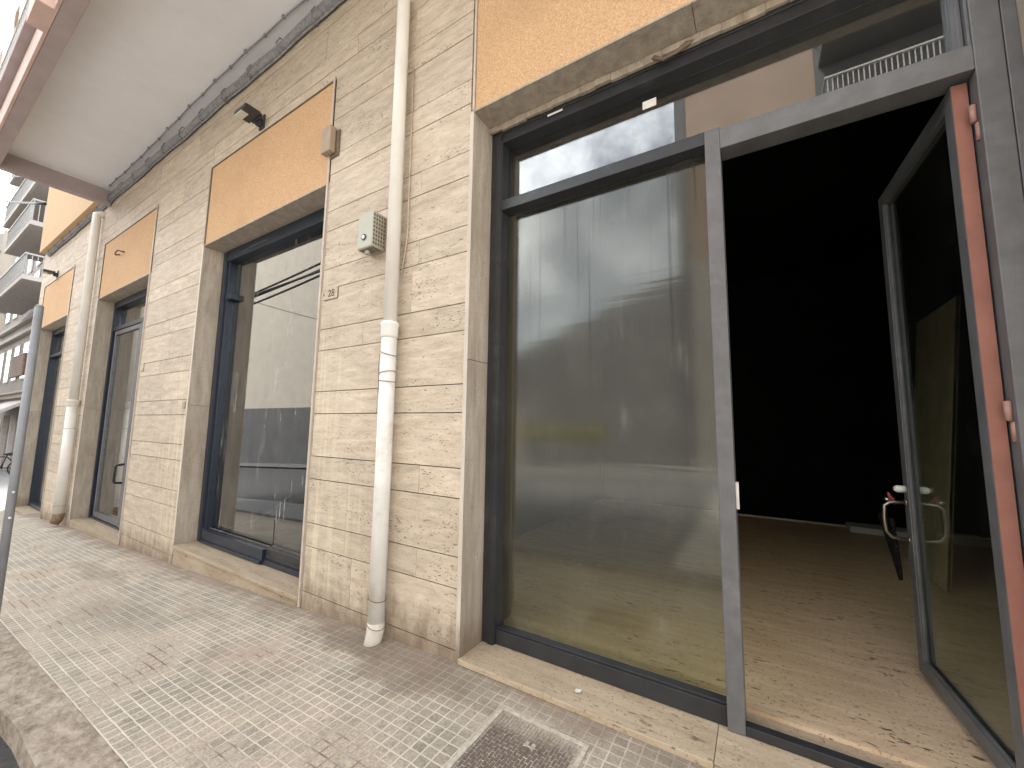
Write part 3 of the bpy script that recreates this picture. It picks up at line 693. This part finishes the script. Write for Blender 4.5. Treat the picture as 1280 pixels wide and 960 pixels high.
tag(b.build('clipped_cable', CABLE), 'thin black cable clipped to the underside of the balcony', 'cable')

# overhead wires from the building corner down the street
def wire(a, c, sag, r, label, mat=BLACKCABLE, group='wires over the street', name='overhead_wire'):
    b = MB(); a, c = Vector(a), Vector(c); n = 24
    b.tube([a.lerp(c, i/n)-Vector((0, 0, sag*4*(i/n)*(1-i/n))) for i in range(n+1)], r, 6)
    return tag(b.build(name, mat), label, 'cable', group)
wire((-14.72, 1.84, 7.38), (-60, 2.9, 24.3), .25, .02, 'upper of two wires from the ochre corner across the sky')
wire((-14.72, 1.84, 6.70), (-60, 3.2, 22.0), .25, .035, 'lower of two wires from the ochre corner across the sky')
up = thing('utility_pole', (-9.3, -1.8, g(-9.3)-.12), 'tall utility pole across the road carrying the black cables', 'pole')
b = MB(); b.tube([(-9.3, -1.8, g(-9.3)-.3), (-9.3, -1.8, 7.2)], [.11, .08], 12); b.build('post', POLE, up)
b = MB(); b.box(-9.36, -9.24, -2.1, -1.5, 6.0, 6.1); b.build('crossarm', POLE, up)
ends = ((5.62, 5.45, .16, 'topmost'), (5.52, 5.78, .30, 'second'), (5.40, 5.60, .22, 'third'), (5.30, 5.50, .34, 'lowest'))
for k, (za, zc, sg, nm) in enumerate(ends):
    wire((-26, -1.75-.04*k, za+.1), (-9.35, -1.75-.05*k, zc+.3), sg, .032, nm + ' of the four thick black cables sagging from the utility pole', group='bundle of cables above the street')
wire((-17, -2.2, 6.3), (-8.9, -1.86, 3.9), .05, .012, 'thin single wire slanting down to the utility pole', group='bundle of cables above the street')

# manhole cover set in the tiles
mh = thing('manhole_cover', (-.92, 1.55, 0), 'square cast iron manhole cover with brick pattern set in the sidewalk', 'manhole cover')
x0, x1, y1, y0 = -1.165, -.70, 1.832, 1.36
def gz(x): return g(x1)+.004
b = MB()
for (a, c, d, e) in ((x0, x0+.022, y0, y1), (x1-.022, x1, y0, y1), (x0+.022, x1-.022, y1-.022, y1), (x0+.022, x1-.022, y0, y0+.022)): b.box(a, c, d, e, gz(x0)-.004, gz(x0)+.003)
b.build('rim', IRONDUST, mh, .002)
b = MB(); b.box(x0+.029, x1-.029, y0+.029, y1-.029, gz(x0)-.06, gz(x0)-.011); b.build('plate', IRONDUST, mh)
b = MB(); b.box(x0-.006, x1+.006, y0-.006, y1+.006, gz(x0)-.09, gz(x0)-.0125); b.build('frame_bed', LAMPBODY, mh)
b = MB(); px_ = .0165; py_ = .043
i = 0; x = x0+.034
while x < x1-.036:
    y = y0+.03-(py_/2 if i % 2 else 0)
    while y < y1-.034:
        if math.hypot(x-(-.93), y-1.655) > .029: b.box(x, x+px_*.68, max(y, y0+.03), min(y+py_*.84, y1-.031), gz(x0)-.0112, gz(x0)-.002+R.uniform(-.001, .001))
        y += py_
    x += px_; i += 1
b.build('raised_pattern', IRON, mh)
b = MB(); b.tube([(-.93, 1.655, gz(x0)-.011), (-.93, 1.655, gz(x0)-.003)], .026, 16); b.tube([(-.93, 1.655, gz(x0)-.003), (-.93, 1.655, gz(x0)+.002)], [.014, .011], 12); b.build('lifting_boss', IRON, mh)

# sign pole at the kerb
pl = thing('sign_pole', (-4.62, .62, g(-4.62)), 'slender bare grey steel pole standing on the kerb at the sidewalk edge', 'pole')
b = MB(); b.tube([(-4.62, .62, g(-4.62)-.02), (-4.626, .62, 2.255)], .0245, 14); b.tube([(-4.626, .62, 2.255), (-4.626, .62, 2.27)], [.0255, .016], 14); b.build('post', POLE, pl)
for z in (.70, .88):
    b = MB(); b.tube([(-4.60, .62, z), (-4.589, .62, z)], .0075, 8); b.build('bolt', WHITE, pl)

# litter
def scrap(x, y, z, s_, label, mat=PAPER):
    b = MB(); a = R.uniform(0, 3); n = 7; ring = [(x+s_*(.7+.5*R.random())*math.cos(a+k*2*math.pi/n), y+s_*(.6+.4*R.random())*math.sin(a+k*2*math.pi/n), z+.003+R.random()*s_*.25) for k in range(n)]
    for k in range(n): b.face([(x, y, z+.006), ring[k], ring[(k+1) % n]])
    o = b.build('paper_scrap', mat); o.modifiers.new('s', 'SOLIDIFY').thickness = .002
    tag(o, label, 'litter', 'bits of litter')
scrap(-.865, 2.10, .030, .022, 'white scrap of paper on the near stone step')
for (x, y) in ((-1.776, 4.222), (-1.579, 3.893), (-1.40, 3.95), (-1.326, 3.451), (-1.837, 3.529)): scrap(x, y, .046, .03, 'pale scrap lying on the shop floor behind the large pane')
scrap(.968, 4.628, .046, .02, 'pale scrap on the shop floor behind the open glass door')
b = MB(); b.tube([(-5.75, 2.45, .06), (-5.53, 2.45, .13), (-5.16, 2.45, .235), (-4.82, 2.45, .345), (-4.51, 2.45, .49), (-4.26, 2.45, .64)], .011, 8); tag(b.build('pale_hose', PAPER), 'pale bent tube standing close behind the dusty middle window', 'tube')

# ------------------------------------------------------------------ buildings down the street
def windows(b, o_name, parent, mat, x0, x1, y, zs, w, h, step, sub=None, face=-1):
    x = x0
    while x+w < x1:
        for z in zs:
            m = MB(); m.box(x, x+w, y-.06 if face < 0 else y, y if face < 0 else y+.06, z, z+h); o = m.build(o_name, mat, parent)
            if sub:
                m = MB(); m.box(x+.12, x+w-.12, (y-.075) if face < 0 else y+.06, (y-.061) if face < 0 else y+.075, z+.12, z+h-.12); m.build('pane', sub, o)
        x += step
FBW = plain('far_wall_render', (.27, .25, .225, 1), .85, .08, .8); FBT = plain('far_slab_render', (.40, .37, .335, 1), .85, .08, .9)
FBR = plain('far_rail_paint', (.34, .335, .32, 1), .6); FBC = plain('far_canvas', (.55, .535, .50, 1), .8)
FB = thing('apartment_building', (-48, 8, g(-48)), 'grey apartment block with railed balconies far down the street', 'building')
b = MB(); b.box(-60, -36, 6, 18, -4, 24); b.build('wall', FBW, FB)
b = MB()
for z in (3.0, 7.9, 8.9, 11.3): b.box(-60.2, -36, 5.72, 5.999, z, z+.28)
b.box(-60.2, -36, 5.5, 5.999, 3.3, 3.42)
b.build('cornice', FBT, FB, .03)
for (z, xa, xb) in ((9.55, -49, -36.0), (12.88, -44.2, -36.0), (15.5, -47, -36.0), (18.9, -47, -36)):
    b = MB(); b.box(xa, xb, 4.0, 5.7, z, z+.28); o = b.build('balcony', FBT, FB)
    b = MB(); b.box(xa+.1, xb-.1, 4.12, 5.69, z-.012, z-.001); b.build('soffit', plain('balcony_soffit', (.34, .31, .295, 1), .85), o)
    b = MB(); k = xa+.05
    while k < xb: b.box(k, k+.035, 4.03, 4.06, z+.28, z+1.5); k += .22
    k = 4.06
    while k < 5.7: b.box(xb-.06, xb-.03, k, k+.035, z+.28, z+1.5); k += .22
    b.box(xa, xb, 4.0, 4.09, z+1.5, z+1.6); b.box(xb-.09, xb, 4.09, 5.7, z+1.5, z+1.6); b.box(xa, xb, 4.02, 4.07, z+.42, z+.48); b.build('railing', FBR, o)
windows(None, 'shutter', FB, SHUTTER, -58, -37, 5.999, (4.4, 9.95, 13.3), 1.9, 2.9, 3.4, WINGLASS)
b = MB(); b.box(-51.5, -46.5, 5.86, 5.93, 4.7, 6.4); b.build('brick_panel', BRICKRED, FB)
b = MB()
for i in range(12): b.box(-51.5, -46.5, 5.80, 5.86, 4.75+.14*i, 4.80+.14*i)
for i in range(8): b.box(-51.5+.7*i, -51.46+.7*i, 5.79, 5.80, 4.7, 6.4)
b.build('grille', FBT, FB)
b = MB(); b.hexa([(-52, 4.7, 1.7), (-44, 4.7, 1.7), (-44, 5.99, 2.6), (-52, 5.99, 2.6), (-52, 4.7, 1.95), (-44, 4.7, 1.95), (-44, 5.99, 2.85), (-52, 5.99, 2.85)]); b.build('awning', FBC, FB)
windows(None, 'shop_shutter', FB, SHUTTER, -58, -38, 5.999, (-2.2,), 2.2, 3.6, 3.1)
for x in (-50.4, -47.2, -44.2):
    b = MB(); b.box(x, x+.35, 5.72, 5.998, -2.3, 1.7); b.build('pilaster', FBC, FB)
E2 = thing('corner_building', (-75, 8, -2.3), 'pale building with a solid parapet at the end of the street', 'building')
b = MB(); b.box(-95, -64, 5.6, 18, -4, 20.5); b.build('wall', PALE, E2)
b = MB(); b.box(-95, -64, 5.0, 5.599, 18.2, 20.0); b.box(-95, -64, 5.1, 5.599, 14.2, 15.2); b.build('parapet', PALE2, E2)
windows(None, 'window', E2, SHUTTER, -94, -66, 5.599, (4, 8, 11.4, 15.9), 1.6, 2.2, 4, WINGLASS)

# small bicycle parked by the far shopfront
bk = thing('bicycle', (-33.2, 4.3, g(-33)), 'dark bicycle parked by the building far down the street', 'bicycle')
gzb = g(-33.2)
def ring(c, r, tr):
    b = MB(); n = 26; b.tube([(c[0], c[1]+r*math.cos(2*math.pi*k/n), c[2]+r*math.sin(2*math.pi*k/n)) for k in range(n+1)], tr, 6); return b
for yy in (3.2, 4.6):
    w_ = part_empty('wheel', (-33.2, yy, gzb+.45), bk); ring((-33.2, yy, gzb+.45), .43, .03).build('tyre', BLACKCABLE, w_)
    b = MB()
    for k in range(8): b.tube([(-33.2, yy, gzb+.45), (-33.2, yy+.42*math.cos(k*math.pi/4), gzb+.45+.42*math.sin(k*math.pi/4))], .006, 4)
    b.build('spokes', STEEL, w_)
b = MB(); P = lambda y, z: (-33.2, y, gzb+z)
for a, c in ((P(3.2, .45), P(3.45, 1.25)), (P(3.4, 1.1), P(3.95, .5)), (P(3.4, 1.1), P(4.1, 1.05)), (P(3.95, .5), P(4.1, 1.15)), (P(3.95, .5), P(4.6, .45)), (P(4.1, 1.05), P(4.6, .45))): b.tube([a, c], .028, 8)
b.build('frame', BLACKCABLE, bk)
b = MB(); b.tube([(-33.55, 3.35, gzb+1.38), (-33.2, 3.48, gzb+1.28), (-32.85, 3.35, gzb+1.38)], .022, 8); b.build('handlebar', BLACKCABLE, bk)
b = MB(); b.tube([P(3.98, 1.18), P(4.15, 1.2), P(4.3, 1.2)], [.03, .08, .1], 8); b.build('saddle', BLACKCABLE, bk)

# ------------------------------------------------------------------ the other side of the street (seen in the panes)
A = thing('brown_building', (4, -14, 0), 'tall brown rendered building across the street', 'building')
b = MB(); b.box(-1.9, 16, -22, -11, 7.5, 15.3); b.build('wall', BROWN, A)
b = MB(); b.box(-1.9, 16, -22, -11, -3, 7.499); b2_ = MB(); b2_.box(1.2, 16, -10.998, -10.9, -3, 7.2); b2_.build('bounce_facing', plain('bounce_facing_cream', (.72, .66, .56, 1), .85, .05, 1), A)  # pale facing added on the lower front to bounce light into the shop
b.build('lower_wall', plain('taupe_render', (.30, .28, .255, 1), .85, .05, 1), A)
b = MB(); b.box(2.1, 12, -10.999, -10.9, 11.0, 14.4); b.build('dark_panel', DKGREY, A)  # plain dark grey panel added behind the upper balconies
b = MB(); b.box(-2.35, -1.9, -22, -11.2, -3, 15.5); b.build('side_wall', DKGREY, A)
for z in (7.4, 11.4, 13.6):
    b = MB(); b.box(2.2, 10, -11, -9.6, z-.18, z); o = b.build('balcony', DKGREY, A)
    b = MB(); k = 2.2
    while k < 10: b.box(k, k+.025, -9.66, -9.63, z, z+.6); k += .12
    b.box(2.2, 10, -9.69, -9.6, z+.6, z+.65); b.box(2.2, 10, -9.67, -9.62, z+.06, z+.12); b.box(2.15, 2.2, -11, -9.6, z+.6, z+.65); b.build('railing', SHUTTER, o)
windows(None, 'window', A, SHUTTER, 3.0, 9.5, -10.898, (2.6,), 1.5, 2.6, 3.2, WINGLASS, 1)
Cb = thing('pale_building', (-40, -14, -2), 'long pale rendered building across the street', 'building')
b = MB(); b.box(-58, -25, -22, -11, -4, 15.8); b.build('wall', PALE, Cb)
b = MB(); b.box(-58, -25, -10.999, -10.9, -4, 2.5); b.build('plinth', DKGREY, Cb)
windows(None, 'window', Cb, SHUTTER, -57.5, -44, -10.999, (5, 10, 15), 1.5, 2.4, 4.2, WINGLASS, 1)
Lw = thing('low_garage', (-14, -14, -.5), 'low grey garage block with a yellow band across the street', 'building')
b = MB()
def wedge(x0, x1, z0, z1):
    b.hexa([(x0, -20, -3), (x1, -20, -3), (x1, -11.5, -3), (x0, -11.5, -3), (x0, -20, z0), (x1, -20, z1), (x1, -11.5, z1), (x0, -11.5, z0)])
wedge(-24.9, -10.5, 4.2, 4.5); wedge(-10.49, -2.4, 4.6, 7.5)
b.build('wall', plain('slate_render', (.20, .195, .19, 1), .85, .06, 1.1), Lw)
b = MB(); b.box(-9.6, -5.4, -11.5, -11.38, 1.08, 1.32); b.build('yellow_band', YELLOW, Lw)
for x in (-22, -17, -12.4): 
    b = MB(); b.box(x, x+3.4, -11.5, -11.42, -.9, 2.4); b.build('roller_shutter', SHUTTER, Lw)
Db = thing('dark_building', (-75, -14, -2.3), 'dark grey building far along the other side of the street', 'building')
b = MB(); b.box(-110, -62, -24, -11, -4, 18); b.build('wall', DKGREY, Db)
windows(None, 'window', Db, SHUTTER, -108, -64, -10.999, (3, 8, 13), 1.5, 2.4, 5, WINGLASS, 1)
